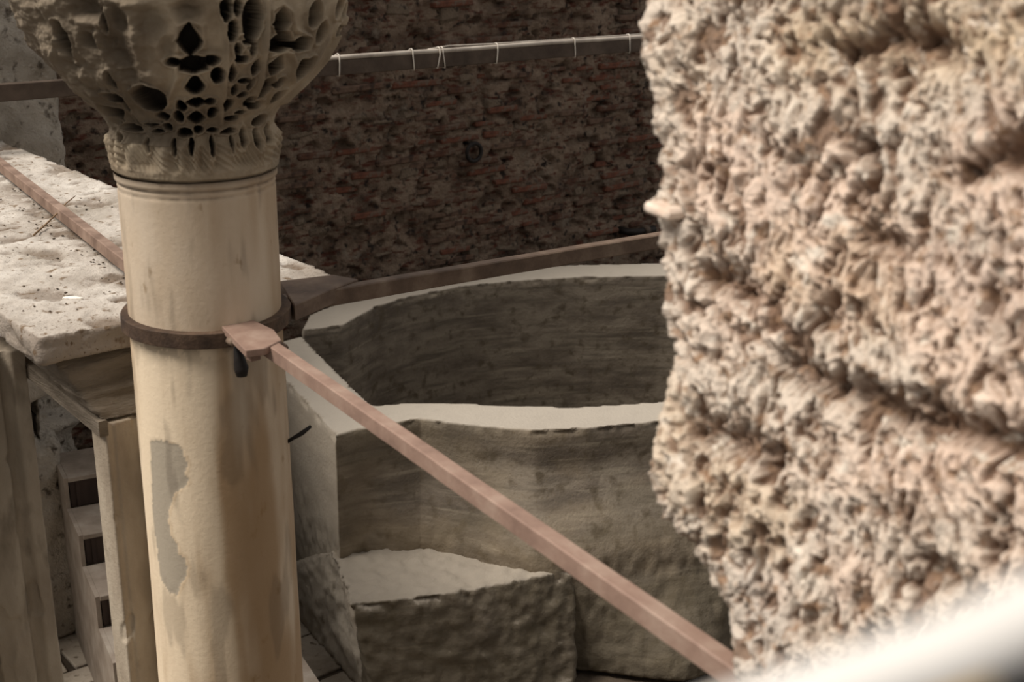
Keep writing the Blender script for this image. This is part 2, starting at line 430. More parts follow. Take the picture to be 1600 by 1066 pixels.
# ================================================================== COLUMN
DC = 4.0
CX = at_depth(322, 478, DC); CX.z = 0
ZRING = at_depth(322, 478, DC).z
def zc(py): return z_at(CX, py)
col = empty('column', (CX.x, CX.y, ZF)); tag(col, 'cream marble column with pierced leafy capital, beside the stone slab', 'column')
vaz = math.atan2(-CX.y, -CX.x)              # azimuth of the viewer seen from the axis
def hit_rev(px, py, rfun):
    """first hit of a pixel ray with a surface of revolution about the column axis -> (dphi from viewer, z)"""
    r = ray(px, py).normalized(); t = 2.8; st = .004
    while t < 5.2:
        p = r * t; q = math.hypot(p.x - CX.x, p.y - CX.y)
        if q < rfun(p.z): break
        t += st
    else:
        # take the nearest approach
        best = min((abs(math.hypot((r * s).x - CX.x, (r * s).y - CX.y) - rfun((r * s).z)), s) for s in np.linspace(3.2, 4.8, 300)); p = r * best[1]
    ph = math.atan2(p.y - CX.y, p.x - CX.x) - vaz
    ph = (ph + math.pi) % (2 * math.pi) - math.pi
    return ph, p.z
def shaft_r(z): return .2335 + .009 * np.clip((ZRING - z) / 1.4, 0, 1.3) - .0
zt = zc(262)                                # top of the shaft
nz, na = 560, 240
zs = np.linspace(ZF, zt, nz); ph = np.linspace(-math.pi, math.pi, na, endpoint=False)
Zg, Pg = np.meshgrid(zs, ph, indexing='ij'); Zf = Zg.ravel(); Pf = Pg.ravel()
Q = np.stack([np.cos(Pf) * .24, np.sin(Pf) * .24, Zf], 1)
R_ = shaft_r(Zf) + fbm(Q, (3, 3, 1.4), 3, 1.0) * .0025
for gy, gd, gw in ((282, .005, .0035), (301, .0055, .0035), (312, .004, .003)):
    R_ -= gd * 1.5 * np.exp(-((Zf - (z_at((CX.x - 0.0, CX.y - .22), gy))) / gw) ** 2)
zneck = z_at((CX.x, CX.y - .22), 300)
R_ += .006 * sstep(zneck - .002, zneck + .004, Zf)
patch_px = [(236, 688), (262, 690), (279, 699), (289, 712), (293, 728), (290, 742), (293, 756), (284, 764), (272, 772), (266, 790), (262, 812), (268, 832), (275, 848), (282, 864), (288, 872), (294, 884), (292, 900), (284, 912), (277, 931), (264, 928), (252, 900), (240, 820)]
pp = [hit_rev(x, y, lambda z: float(shaft_r(z))) for x, y in patch_px]
wob = fbm(Q, 26, 3, 3.0)
inP = inside([(a * .24, b) for a, b in pp], Pf * .24 + wob * .006, Zf + wob * .006)
ins2 = inside([(a * .24, b) for a, b in pp], Pf * .24 + wob * .006 - .012, Zf + wob * .006)
R_ = np.where(inP, R_ - .0018, R_)
V = np.stack([CX.x + np.cos(Pf + vaz) * R_, CX.y + np.sin(Pf + vaz) * R_, Zf], 1)
F = grid_faces(nz, na, True)
sm = np_mesh(V, F); smooth(sm)
# end cap ring at top/bottom is hidden by capital and floor
zlow = ZRING - .05
streak = fbm(Q, (9, 9, .7), 4, 7.0); blot = fbm(Q, (3.2, 3.2, 1.5), 4, 12.0)
oc = sstep(-.2, 1.0, streak * .8 + blot * .7 + .55 * np.exp(-((Pf - .75) / .55) ** 2) + .25 * np.exp(-((Pf - .15) / .12) ** 2) + .08) * np.where(Zf < zlow, 1.0, .62)  # ochre stains, with shade of the right side painted in
set_attr(sm, 'ochre', oc); set_attr(sm, 'clean_lit', (Zf < zlow) * sstep(.5, -.5, Pf + streak * .3))  # cleaner lower shaft, its lit left side painted paler
set_attr(sm, 'grey', inP.astype(float))
set_attr(sm, 'rim', (ins2 & ~inP).astype(float))
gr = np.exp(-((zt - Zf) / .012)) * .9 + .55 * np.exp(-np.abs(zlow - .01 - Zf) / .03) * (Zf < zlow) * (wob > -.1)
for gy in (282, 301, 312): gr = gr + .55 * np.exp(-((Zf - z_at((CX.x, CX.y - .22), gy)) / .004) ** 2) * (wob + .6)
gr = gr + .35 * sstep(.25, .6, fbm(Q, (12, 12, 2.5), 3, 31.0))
set_attr(sm, 'dark_marks', np.clip(gr, 0, 1))  # darker under capital and collar, in the grooves and in blotches
put('shaft', sm, M['marble'], col)

# ---- capital: carved shell in one dense surface, drilled deep
prof_px = [(262, 119), (256, 127), (246, 129), (236, 126), (222, 129), (205, 130), (192, 124), (178, 128), (165, 137), (150, 150), (130, 172), (110, 192), (90, 207), (70, 219), (50, 229), (30, 237), (0, 245), (-40, 252), (-80, 255), (-100, 255)]
pz = np.array([zc(y) for y, _ in prof_px]); pr = np.array([r * (CX.y * math.cos(TH) - z_ * math.sin(TH)) / FPX for (y, r), z_ in zip(prof_px, pz)])
def cap_r(z): return np.interp(z, pz, pr)
zb, zq = pz[0], pz[-1]
nz, na = 430, 1150
zs = np.linspace(zb, zq, nz); ph = np.linspace(-math.pi, math.pi, na, endpoint=False)
Zg, Pg = np.meshgrid(zs, ph, indexing='ij'); Zf = Zg.ravel(); Pf = Pg.ravel()
sq = sstep(zc(180), zc(0), Zf)
rad = cap_r(Zf) * (1 + .035 * sq * np.cos(4 * (Pf - .12)))
hole = np.zeros(Zf.size); lump = np.zeros(Zf.size); rimv = np.zeros(Zf.size); soft = np.zeros(Zf.size)
wx = fbm(np.stack([Pf * 3, Zf * 12, Zf * 0], 1), 3, 3, 5.0) * .0035
wz = fbm(np.stack([Pf * 3, Zf * 12, Zf * 0], 1), 3, 3, 55.0) * .0035
def stamp(zx, zy, wd, ht, kind='oval', rot=0.0, dep=1.0, far=False):
    global hole, lump, rimv, soft
    px = 60 + zx / 3.2; py = zy / 3.2
    a, z_ = hit_rev(px, py, lambda z: float(cap_r(z)))
    a = max(-1.38, min(1.38, a))
    m = 4.0 / FPX / 3.2 * (1.10 if (kind != 'soft' and dep > 0 and zy < 620 and max(wd, ht) < 130) else 1.0)
    fs = 1 / max(.45, math.cos(a))
    for rep in ((0, math.pi) if kind != 'x' else (0,)):
        da = (Pf - (a + rep) + math.pi) % (2 * math.pi) - math.pi
        X = (da * cap_r(z_) + wx) / (wd * m * fs / 2); Y = (Zf - z_ + wz) / (ht * m / 2 * 1.08)
        sel = (np.abs(X) < 3) & (np.abs(Y) < 3)
        x = X[sel]; y = Y[sel]
        c, s = math.cos(rot), math.sin(rot); x, y = x * c + y * s, -x * s + y * c
        if kind == 'spade':                 # pointed top, broad shoulders, small point below
            wv = np.where(y > -.15, np.clip(1 - (y + .15) / 1.15, 0, 1) ** .75, np.clip(1 + (y + .15) / .85, 0, 1) ** .6)
            dist = np.maximum(np.abs(x) - wv, np.abs(y) - 1) ; dist = dist * .8
        elif kind == 'bud':                 # arch shape: round top, flat bottom with point
            dist = np.maximum(np.sqrt(x * x + np.clip(y, 0, None) ** 2) - 1, -y - .8 + .35 * np.abs(x))
        elif kind == 'heart':
            dist = np.sqrt(x * x + (y + .25 - .5 * np.abs(x)) ** 2 * 1.1) - .95
        else: dist = np.sqrt(x * x + y * y) - 1
        w_ = min(wd, ht) / 60.0
        w_ = max(w_, .55)
        hv = 1 - sstep(-.10 / w_, .05 / w_, dist)
        rv = np.exp(-((dist - .20 / w_) / (.14 / w_)) ** 2)
        if kind == 'lump' or dep < 0: pass
        if dep < 0: lump[sel] = np.maximum(lump[sel], -dep * (1 - sstep(-.9, .35, dist)))
        elif kind == 'soft': soft[sel] = np.maximum(soft[sel], dep * (1 - sstep(-.8, .35, dist)))
        else:
            hole[sel] = np.maximum(hole[sel], hv * dep); rimv[sel] = np.maximum(rimv[sel], rv * min(1, .5 + .3 * w_))
H = [(755, 195, 95, 115, 'spade'), (775, 325, 110, 75, 'bud'), (685, 310, 62, 34, 'oval', .5), (860, 300, 62, 38, 'oval', -.5), (892, 375, 50, 62, 'oval'), (785, 425, 80, 76, 'spade'),
     (962, 362, 34, 66, 'spade', .1), (930, 45, 45, 85, 'oval'), (985, 40, 28, 60, 'oval'), (1062, 95, 92, 165, 'oval', 0, 1.0), (960, 155, 42, 75, 'oval'),
     (988, 252, 26, 54, 'oval', .2), (1043, 206, 46, 26, 'oval', .5), (1067, 246, 26, 46, 'oval', -.2), (1007, 293, 52, 24, 'oval'), (1080, 335, 32, 66, 'spade', -.2),
     (1022, 400, 44, 20, 'oval', .3), (977, 445, 28, 42, 'oval', .3), (1056, 420, 28, 42, 'oval', -.3), (1015, 472, 42, 22, 'oval', .3), (940, 520, 40, 52, 'heart'), (1046, 505, 36, 40, 'oval', .6),
     (960, 588, 60, 22, 'oval', .2), (1002, 560, 44, 18, 'oval', .4), (1213, 105, 86, 100, 'spade'), (1398, 72, 60, 96, 'oval', .8), (1425, 165, 46, 78, 'oval', .2), (1505, 150, 30, 42, 'oval', -.4),
     (1210, 218, 108, 84, 'bud'), (1318, 225, 96, 62, 'bud', -.3), (1187, 325, 76, 78, 'spade', -.2), (1330, 338, 72, 92, 'heart'), (1130, 435, 56, 84, 'oval', -.4), (1202, 415, 46, 42, 'oval'),
     (1188, 480, 48, 50, 'heart'), (1500, 40, 40, 74, 'oval', .5), (1550, 55, 24, 60, 'oval', -.4), (1092, 600, 52, 46, 'oval'), (1077, 525, 56, 34, 'oval', -.5),
     (790, 508, 78, 44, 'spade'), (715, 527, 42, 46, 'oval', -.4), (856, 505, 46, 26, 'oval', -.3), (790, 585, 68, 52, 'spade'), (705, 580, 34, 46, 'oval', -.2), (868, 558, 40, 46, 'oval', .3),
     (735, 665, 62, 44, 'bud'), (800, 645, 40, 34, 'oval'), (865, 650, 50, 24, 'oval'), (945, 655, 60, 30, 'bud'), (648, 632, 34, 30, 'oval'), (630, 573, 50, 44, 'spade'), (602, 655, 54, 14, 'oval', -.1),
     (570, 620, 64, 14, 'oval', -.2), (478, 640, 62, 38, 'bud'), (395, 558, 50, 64, 'spade', .4), (378, 490, 60, 38, 'oval', .2), (432, 512, 30, 70, 'oval', .5), (492, 590, 24, 64, 'oval', .7),
     (560, 492, 140, 112, 'oval', .2, 1.1), (112, 205, 66, 150, 'oval', .1, 1.0), (310, 100, 26, 80, 'oval', 0, .7), (370, 400, 26, 60, 'oval', .4, .7), (1020, 690, 30, 84, 'oval', -.2, .6), (1085, 690, 30, 90, 'oval', -.2, .6), (1140, 665, 26, 80, 'oval', -.1, .6),
     (765, 735, 26, 74, 'oval', .25, .6), (868, 735, 26, 84, 'oval', .2, .6), (680, 740, 24, 70, 'oval', 0, .6), (965, 720, 20, 70, 'oval', .1, .5), (430, 700, 24, 60, 'oval', .1, .35), (540, 730, 24, 60, 'oval', .1, .35),
     (230, 205, 70, 60, 'soft', .2, 1.0), (385, 250, 130, 160, 'soft', 0, 1.2), (220, 45, 150, 100, 'soft', 0, 1.2), (390, 90, 80, 140, 'soft', 0, 1.0), (560, 110, 150, 150, 'soft', 0, .9), (440, 370, 110, 80, 'soft', 0, .6),
     (740, 55, 130, 80, 'soft', 0, 1.0), (640, 240, 70, 120, 'soft', .2, .6), (160, 300, 50, 110, 'soft', .3, .7),
     (215, 110, 120, 56, 'lump', .2, -.9), (335, 385, 90, 80, 'lump', 0, -.9), (490, 190, 60, 230, 'lump', .35, -1.1), (575, 400, 90, 80, 'lump', 0, -.8), (295, 240, 46, 150, 'lump', .2, -.7), (470, 18, 230, 52, 'lump', 0, -1.1), (190, 330, 40, 150, 'lump', .3, -.5),
     (640, 770, 60, 60, 'lump', 0, -.5), (820, 740, 70, 70, 'lump', 0, -.25)]
for h in H: stamp(*h)
# raised mouldings: stems bordering the wheel strip and leaf outlines
def ridge(pts, wd, ht):
    global rimv
    m = 4.0 / FPX / 3.2
    q = [hit_rev(60 + x / 3.2, y / 3.2, lambda z: float(cap_r(z))) for x, y in pts]
    for rep in (0, math.pi):
        best = np.full(Zf.size, 9.0)
        for (a0, z0), (a1, z1) in zip(q[:-1], q[1:]):
            rm = float(cap_r((z0 + z1) / 2))
            X = ((Pf - a0 - rep + math.pi) % (2 * math.pi) - math.pi) * rm; Y = Zf - z0
            dx, dz = (a1 - a0) * rm, z1 - z0; L2 = dx * dx + dz * dz + 1e-9
            t = np.clip((X * dx + Y * dz) / L2, 0, 1); best = np.minimum(best, np.hypot(X - t * dx, Y - t * dz))
        rimv[:] = np.maximum(rimv, ht * np.exp(-(best / (wd * m)) ** 2))
ridge([(915, 0), (925, 150), (930, 300), (920, 450), (905, 620)], 14, 1.5)
ridge([(1130, 0), (1135, 150), (1115, 330), (1080, 470), (1040, 560)], 14, 1.5)
ridge([(1590, 90), (1480, 250), (1370, 380), (1220, 510)], 16, 1.5)
ridge([(610, 590), (665, 480), (700, 380), (690, 330)], 14, 1.3)
ridge([(700, 250), (700, 130), (750, 95), (815, 130), (825, 230)], 12, 1.0)
ridge([(1165, 130), (1160, 50), (1215, 20), (1270, 60), (1290, 150), (1370, 190)], 12, 1.0)
ridge([(1290, 330), (1270, 270), (1230, 260), (1160, 280)], 12, 1.0)
for k_ in range(12):
    a_ = k_ * math.pi / 6
    ridge([(1020 + 62 * math.cos(a_), 240 + 78 * math.sin(a_)), (1020 + 62 * math.cos(a_ + .53), 240 + 78 * math.sin(a_ + .53))], 9, 1.1)
ridge([(985, 205), (1055, 280)], 8, 1.0); ridge([(1050, 200), (985, 290)], 8, 1.0)
ridge([(80, 130), (75, 200), (110, 300), (200, 400), (310, 480), (400, 600)], 16, 1.4)
leafy = Zf > zc(205)
# blades of the bottom collar
bl = sstep(zc(250), zc(236), Zf) * (1 - sstep(zc(212), zc(200), Zf))
rad2 = rad + bl * (.010 * np.cos(Pf * 26 + 3 * np.sin(Pf * 5)) + .003 * np.cos(Pf * 90 + Zf * 300 + 4 * np.sin(Pf * 9)))
rad2 += .014 * rimv - .095 * hole * (1 - .3 * (Zf < zc(205))) - .030 * soft * (1 - hole) + .020 * lump * (1 - hole)
rad2 += fbm(np.stack([np.cos(Pf) * .4, np.sin(Pf) * .4, Zf], 1), 16, 4, 8.0) * .0035
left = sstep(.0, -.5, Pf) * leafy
rad2 += left * (1 - hole) * fbm(np.stack([np.cos(Pf) * .4, np.sin(Pf) * .4, Zf], 1), 11, 4, 18.0) * .022
V = np.stack([CX.x + np.cos(Pf + vaz) * rad2, CX.y + np.sin(Pf + vaz) * rad2, Zf], 1)
cm = np_mesh(V, grid_faces(nz, na, True)); smooth(cm)
set_attr(cm, 'dirt_shade', np.clip(sstep(.06, .4, hole) + soft * .3, 0, 1))  # drilled holes and hollows painted dark as shade
set_attr(cm, 'darken', np.clip(.14 + .8 * left + .25 * soft + .35 * sstep(-.1, .5, fbm(V, 8, 3, 40.)) + .7 * sstep(zc(256), zc(262), Zf), 0, 1))  # blotches, plus painted shade on the left side, hollows and lower edge
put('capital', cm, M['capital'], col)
# block on top of the capital (above the frame)
ab = bpy.data.meshes.new('m')
s_ = .40
c4 = [CX + (WD * a - SDIR * b) * s_ for a, b in ((-1, -1), (1, -1), (1, 1), (-1, 1))]
b4 = [Vector((p.x, p.y, zq - .01)) for p in c4]
t4 = [CX + (WD * a - SDIR * b) * (s_ + .06) for a, b in ((-1, -1), (1, -1), (1, 1), (-1, 1))]
t4 = [Vector((p.x, p.y, zq + .16)) for p in t4]
put('impost', bevel(hexa(b4, t4), .01, 2), M['capital'], col)

# ---- iron collar
rc = empty('iron_collar', (CX.x, CX.y, ZRING - .04)); tag(rc, 'dark rusty iron ring clamped round the column shaft', 'metal ring')
def ring_mesh(ri, ro, z0, z1, seg=96, sag=0):
    V = []; n = seg
    secs = [(ri, z0), (ro - .002, z0), (ro, z0 + .002), (ro, z1 - .002), (ro - .002, z1), (ri, z1)]
    for i in range(n):
        a = 2 * math.pi * i / n
        wr = .0015 * math.sin(5 * a + 1) + .001 * math.sin(11 * a)
        wz_ = .003 * math.sin(2 * a + .5)
        for r, z in secs: V.append((CX.x + math.cos(a) * (r + (wr if r > ri else 0)), CX.y + math.sin(a) * (r + (wr if r > ri else 0)), z + wz_))
    m = len(secs); F = []
    for i in range(n):
        for j in range(m): F.append((i * m + j, ((i + 1) % n) * m + j, ((i + 1) % n) * m + (j + 1) % m, i * m + (j + 1) % m))
    me = new_mesh(V, F); bm = bmesh.new(); bm.from_mesh(me); bmesh.ops.recalc_face_normals(bm, faces=bm.faces); bm.to_mesh(me); bm.free(); return me
ZT = ZRING - .005
put('band', ring_mesh(.226, .259, ZT - .048, ZT), M['iron'], rc)
def disc_knob(c, axis, r, l, seg=6):
    return tube([Vector(c), Vector(c) + axis * l], r, seg)
kp = at_depth(437, 541, 3.80)
for q, (px, py, d_) in enumerate([(358, 532, 3.74), (438, 540, 3.79)]):
    o = put('bolt', disc_knob(at_depth(px, py, d_), -WN * -1, .012, .03), M['tie_brown'], rc)
put('hook', tube([at_depth(372, 528, 3.76), at_depth(373, 556, 3.77), at_depth(377, 576, 3.775), at_depth(378, 588, 3.78)], [.014, .015, .022, .016], 10), M['dark_hook'], rc)

# ---- tie rods
# front one, towards the broken stone wall
p0 = at_z(398, 517, ZT + .006); p1 = at_z(1150, 1034, ZT + .006)
dfr = (p1 - p0).normalized()
tf = empty('tie_rod', p0); tag(tf, 'reddish brown square tie rod running down from the collar to the broken stone', 'metal bar', 'iron tie rods at the collar')
put('rod', bar(p0 + dfr * .06, p1 + dfr * .45, .038, .044, .003, .0006, 40), M['tie_red'], tf)
pl_px = [(344, 508), (396, 501), (428, 516), (440, 532), (414, 545), (384, 549)]
pts = [at_z(x, y, ZT + .008) for x, y in pl_px]
put('end_plate', bevel(prism([(p.x, p.y) for p in pts], ZT - .012, ZT + .010), .002, 1), M['tie_red'], tf)
kq = at_z(396, 548, ZT - .02)
put('wedge', bevel(obox(kq - WD * .016 + WN * -.02 - ZU * .03, WD, WN, ZU, .034, .03, .052), .003, 1), M['tie_red'], tf)
pts = [at_z(x, y, ZT + .004) for x, y in [(352, 514), (392, 508), (404, 545), (372, 550)]]
# back one, along the wall direction
q0 = at_z(452, 461, ZT - .002); q1 = at_z(1036, 363, ZT + .0)
dq = (q1 - q0).normalized()
tb = empty('tie_rod', q0); tag(tb, 'dark brown tie rod with a pale top edge, passing behind above the basin', 'metal bar', None)
put('rod', bar(q0 - dq * .02, q1 + dq * 3.5, .045, .056, .004, .0006, 60), M['tie_brown'], tb)
fl_px = [(436, 440), (520, 430), (560, 437), (520, 452), (460, 478)]
pts = [at_z(x, y, ZT + .002) for x, y in fl_px]
put('end_plate', bevel(prism([(p.x, p.y) for p in pts], ZT - .05, ZT + .004), .003, 1), M['tie_brown'], tb)
# left one, lying on the slab
ZS = ZT - .085
r0 = Vector((CX.x, CX.y, ZT - .012)) + SDIR * .26; r1 = at_z(0, 250, ZT - .012)
dr = (r1 - r0).normalized()
tl_ = empty('tie_rod', r0); tag(tl_, 'flat rust brown tie rod lying along the pale stone slab', 'metal bar', None)
put('rod', bar(r0, r1 + dr * 1.2, .04, .05, .003, .0006, 50), M['tie_slab'], tl_)
for o in (tf,):
    if 'group' in o: del o['group']

# ================================================================== SLAB AND PIERS
a = at_z(58, 527, ZS); b = at_z(528, 433, ZS)
wv = (b - a); wv.z = 0; wl = wv.length; wdir = wv.normalized()
back = Vector((-wdir.y, wdir.x, 0))
if back.y < 0: back = -back
SL = 3.75
poly = [a, a + wdir * wl * .25 - back * .012, a + wdir * wl * .5, b, b + back * SL, a + back * SL]
TS = .10
me = remesh(prism([(p.x, p.y) for p in poly], ZS - TS, ZS), .013)
def slab_extra(P, N):
    e = fbm(P, (7, 7, 12), 4, 14.) * .006
    top = sstep(.5, .9, N[:, 2])
    pit = sstep(.30, .55, fbm(P, 22, 3, 3.)) * .006 + sstep(.25, .5, fbm(P, 6, 4, 33.)) * .010
    side = 1 - sstep(.2, .6, np.abs(N[:, 2]))
    return e - pit * top + side * fbm(P, (5, 5, 20), 4, 77.) * .014
roughen(me, .004, 3, 3, 0., slab_extra)
P = coords(me); N = normals(me)
top = sstep(.5, .9, N[:, 2])
bd = np.abs((P - np.array(r0)) @ np.array((-dr.y, dr.x, 0)))
dirt_shade = top * (sstep(.22, .55, fbm(P, 6, 4, 33.)) * .9 + np.exp(-(bd / .09) ** 2) * .9 * sstep(-.2, .3, fbm(P, 9, 3, 1.))) + (1 - top) * .55 + .35 * sstep(0, .5, fbm(P, 2.6, 4, 61.))  # dirt on top and along the rod; shaded sides painted darker
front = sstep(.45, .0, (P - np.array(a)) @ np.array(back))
set_attr(me, 'dirt_shade', np.clip(dirt_shade * .8 + .22 * front, 0, 1))
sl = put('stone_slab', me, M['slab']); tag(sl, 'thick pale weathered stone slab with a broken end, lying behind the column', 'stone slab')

# impost block under the slab end
zi1 = ZS - TS - .004
zi0 = zi1 - .20
def pxz(x, y, z): return at_z(x, y, z)
iA = a + wdir * .05 + back * .05
tA = [iA, iA + wdir * .62, iA + wdir * .62 + back * .42, iA + back * .42]
pc = at_z(163, 663, zi0)                        # pier top left corner
bA = [pc, pc + wdir * .34, pc + wdir * .34 + back * .30, pc + back * .30]
tA = [Vector((p.x, p.y, zi1)) for p in tA]; bA = [Vector((p.x, p.y, zi0)) for p in bA]
me = remesh(hexa(bA, tA), .012)
roughen(me, .004, 8, 3, 3., lambda P, N: fbm(P, (3, 3, 26), 4, 6.) * .016)
imp = put('impost_block', me, M['impost']); tag(imp, 'flared layered stone block wedged under the slab end', 'stone block')

def pier(name, corner, wx_, wy_, z1, label, mould=True, seed=0, amp=1.0):
    """moulded upright: outline with a raised fillet along its left edge"""
    c = Vector((corner[0], corner[1], 0)); X, Y = wdir, back
    f = .035
    pl = [(0, 0), (f, 0), (f + .01, .03), (f + .03, .03), (f + .045, 0.006), (wx_ - .10, .006), (wx_ - .09, .03), (wx_ - .065, .03), (wx_ - .05, 0), (wx_, 0), (wx_, wy_), (0, wy_)]
    if not mould: pl = [(0, 0), (.016, 0), (.020, .010), (.026, .010), (.030, -.002), (wx_, -.002), (wx_, wy_), (0, wy_)]
    ppl = [c + X * u + Y * v for u, v in pl]
    me = remesh(prism([(p.x, p.y) for p in ppl], ZF, z1), .008 if mould else .006)
    roughen(me, .0035 * (1 if mould else .4), (5, 5, 2), 3, seed, lambda P, N: -sstep(.35, .6, fbm(P, (9, 9, 4), 3, seed + 5)) * .008)
    P = coords(me); s = .6 * sstep(0, .6, fbm(P, (5, 5, 1.2), 4, seed + 2.)) + .6 * sstep(z1 - .45, z1, P[:, 2]) * sstep(-.4, .3, fbm(P, (6, 6, 3), 3, 4.))
    set_attr(me, 'darken', np.clip(s, 0, 1))  # darker blotches, and darker towards the top
    o = put(name, me, M['pier']); tag(o, label, 'pillar'); return o
pier('stone_pier', pc, .34, .12, zi0 - .002, 'tall moulded marble pier just left of the column, holding up the slab', mould=False, seed=3)
# second pier further left
e0 = at_dist(42, 575, 4.62)
pier('stone_pier', Vector((e0.x, e0.y, 0)) - wdir * .30, .30, .26, z_at(e0, 545) - .0, 'grooved mossy marble pier at the left edge of the photo', seed=9)
e1 = Vector((e0.x, e0.y, 0)) - wdir * .31 - back * .10
# flat grey rail from the pier top running back under the slab
g0 = Vector((pc.x, pc.y, zi0 + .012)) - wdir * .004 - back * .0
g1 = at_z(-40, 499, zi0 + .02)
rl = put('flat_rail', bar(g0, g1 + (g1 - g0).normalized() * .9, .03, .055, .003, .0005, 30), M['impost'])
tag(rl, 'narrow grey rail running back beneath the left edge of the slab', 'rail')

# ================================================================== BASIN
ZR = -3.0
def basin_strip(inner, outer, z0, z1, vox=.022):
    I = [at_z(x, y, ZR) if len(t) == 2 else Vector((t[0], t[1], 0)) for t in inner for x, y in [t[:2]]]
    O = [at_z(x, y, ZR) if len(t) == 2 else Vector((t[0], t[1], 0)) for t in outer for x, y in [t[:2]]]
    return I, O
# near wall: from the gap on the left, round the corner and along the front; inner / outer rim edges
nearI = [(471, 525), (580, 633), (648, 628), (800, 633), (900, 636), (1030, 628), (1120, 618), (1230, 600), (1340, 570)]
nearO = [(402, 546), (524, 681), (560, 671), (655, 655), (700, 661), (770, 668), (840, 673), (920, 669), (1030, 658), (1130, 648), (1250, 630), (1380, 596)]
farI = [(535, 508), (590, 478), (640, 463), (720, 447), (800, 439), (900, 433), (1035, 431), (1180, 434), (1310, 446)]
farO = [(470, 516), (484, 492), (560, 459), (640, 441), (720, 429), (800, 421), (900, 414), (1035, 411), (1190, 412), (1340, 424)]
nI = [at_z(x, y, ZR) for x, y in nearI]; nO = [at_z(x, y, ZR) for x, y in nearO]
fI = [at_z(x, y, ZR) for x, y in farI]; fO = [at_z(x, y, ZR) for x, y in farO]
# hidden right part: close the ring behind the foreground stone
def arc(p, q, bulge, n=8):
    p = Vector((p.x, p.y, 0)); q = Vector((q.x, q.y, 0)); m = (p + q) / 2; d = q - p; nn = Vector((d.y, -d.x, 0)).normalized()
    return [p * (1 - t) + q * t + nn * bulge * math.sin(math.pi * t) for t in [i / n for i in range(1, n)]]
if True:
    inn = arc(nI[-1], fI[-1], 1.0); out = arc(nO[-1], fO[-1], 1.2)
    if inn[3].x < nI[-1].x: inn = arc(nI[-1], fI[-1], -1.0); out = arc(nO[-1], fO[-1], -1.2)
loop = nI + inn + fI[::-1] + fO + out[::-1] + nO[::-1]
body = prism([(p.x, p.y) for p in loop], ZF, ZR)
me = remesh(body, .024)
P = coords(me); N = normals(me)
ztc = z_at(at_z(524, 681, ZR), 872)
def bex(P, N):
    side = 1 - sstep(.3, .7, np.abs(N[:, 2])); low = (1 - sstep(ztc - .05, ztc + .25, P[:, 2])) * (P[:, 1] < 8.0)
    edge = np.exp(-((P[:, 2] - ZR) / .03) ** 2) * side
    return side * (fbm(P, (3, 3, 6), 3, 2.) * .004 + low * fbm(P, (14, 14, 8), 3, 7.) * .016) - edge * sstep(.0, .6, fbm(P, 7, 3, 9.)) * .028
P = coords(me); N = normals(me)
nOa = np.array([(p.x, p.y) for p in nO]); bd2 = np.full(len(P), 9.0); bt = np.zeros(len(P))
for i_ in range(len(nOa) - 1):
    d_ = nOa[i_ + 1] - nOa[i_]; L2 = (d_ ** 2).sum(); t_ = np.clip(((P[:, :2] - nOa[i_]) @ d_) / L2, 0, 1)
    q_ = np.hypot(*(P[:, :2] - nOa[i_] - t_[:, None] * d_).T); m_ = q_ < bd2; bd2[m_] = q_[m_]
fl_ = (bd2 < .03) * ((1 - sstep(nOa[9][0], nOa[10][0] - .05, P[:, 0])) * (.14 * sstep(nOa[1][0] + .05, nOa[3][0], P[:, 0]) + .13 * sstep(nOa[4][0], nOa[6][0], P[:, 0])) * (1 - sstep(ztc, ZR - .2, P[:, 2])) + sstep(nOa[6][0] + .1, nOa[9][0] - .1, P[:, 0]) * (1 - sstep(nOa[8][0] + .1, nOa[10][0] - .05, P[:, 0])) * .34 * (1 - sstep(ZF, ztc, P[:, 2])))
nl = np.array((nO[1] - nO[0]).normalized()[:2]); nl = np.array((nl[1], -nl[0])); nl = nl if nl[0] < 0 else -nl
d_ = nOa[1] - nOa[0]; t_ = ((P[:, :2] - nOa[0]) @ d_) / (d_ ** 2).sum()
dl_ = np.abs((P[:, :2] - nOa[0]) @ nl)
sk_ = (dl_ < .03) * (t_ > -.3) * (t_ < 1.03) * .0 * sstep(ztc + .05, ZF, P[:, 2])
P[:, :2] += nl * sk_[:, None]
P[:, 1] -= fl_; me.vertices.foreach_set('co', P.ravel()); me.update()
roughen(me, .004, 2.5, 3, 0., bex)
P = coords(me); N = normals(me)
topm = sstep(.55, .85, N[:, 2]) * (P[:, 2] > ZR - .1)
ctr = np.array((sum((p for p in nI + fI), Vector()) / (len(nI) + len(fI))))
set_attr(me, 'top', topm)  # rim top painted paler, as lit from above
set_attr(me, 'pale', (1 - topm) * sstep(.45, .75, -N[:, 0]) * (P[:, 0] < nOa[1][0] + .08) * .75)  # left-facing wall painted paler, as the lit side
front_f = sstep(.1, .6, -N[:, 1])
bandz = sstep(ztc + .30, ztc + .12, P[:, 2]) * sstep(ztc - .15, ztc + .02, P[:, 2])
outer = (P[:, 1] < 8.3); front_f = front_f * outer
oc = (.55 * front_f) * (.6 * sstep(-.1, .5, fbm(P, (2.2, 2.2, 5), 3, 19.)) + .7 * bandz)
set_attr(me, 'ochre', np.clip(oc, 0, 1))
set_attr(me, 'shade_tint', np.clip(front_f * (.95 * (1 - sstep(ztc - .25, ztc + .02, P[:, 2])) + .5 * sstep(0, .5, fbm(P, (1.2, 1.2, 4), 3, 29.))), 0, 1))  # shade painted on the front faces, strongest low down
bs = empty('marble_basin', (ctr[0], ctr[1], ZF)); tag(bs, 'large grey marble basin with a curved thick wall, open at its left side', 'basin')
put('basin_wall', me, M['basin'], bs)
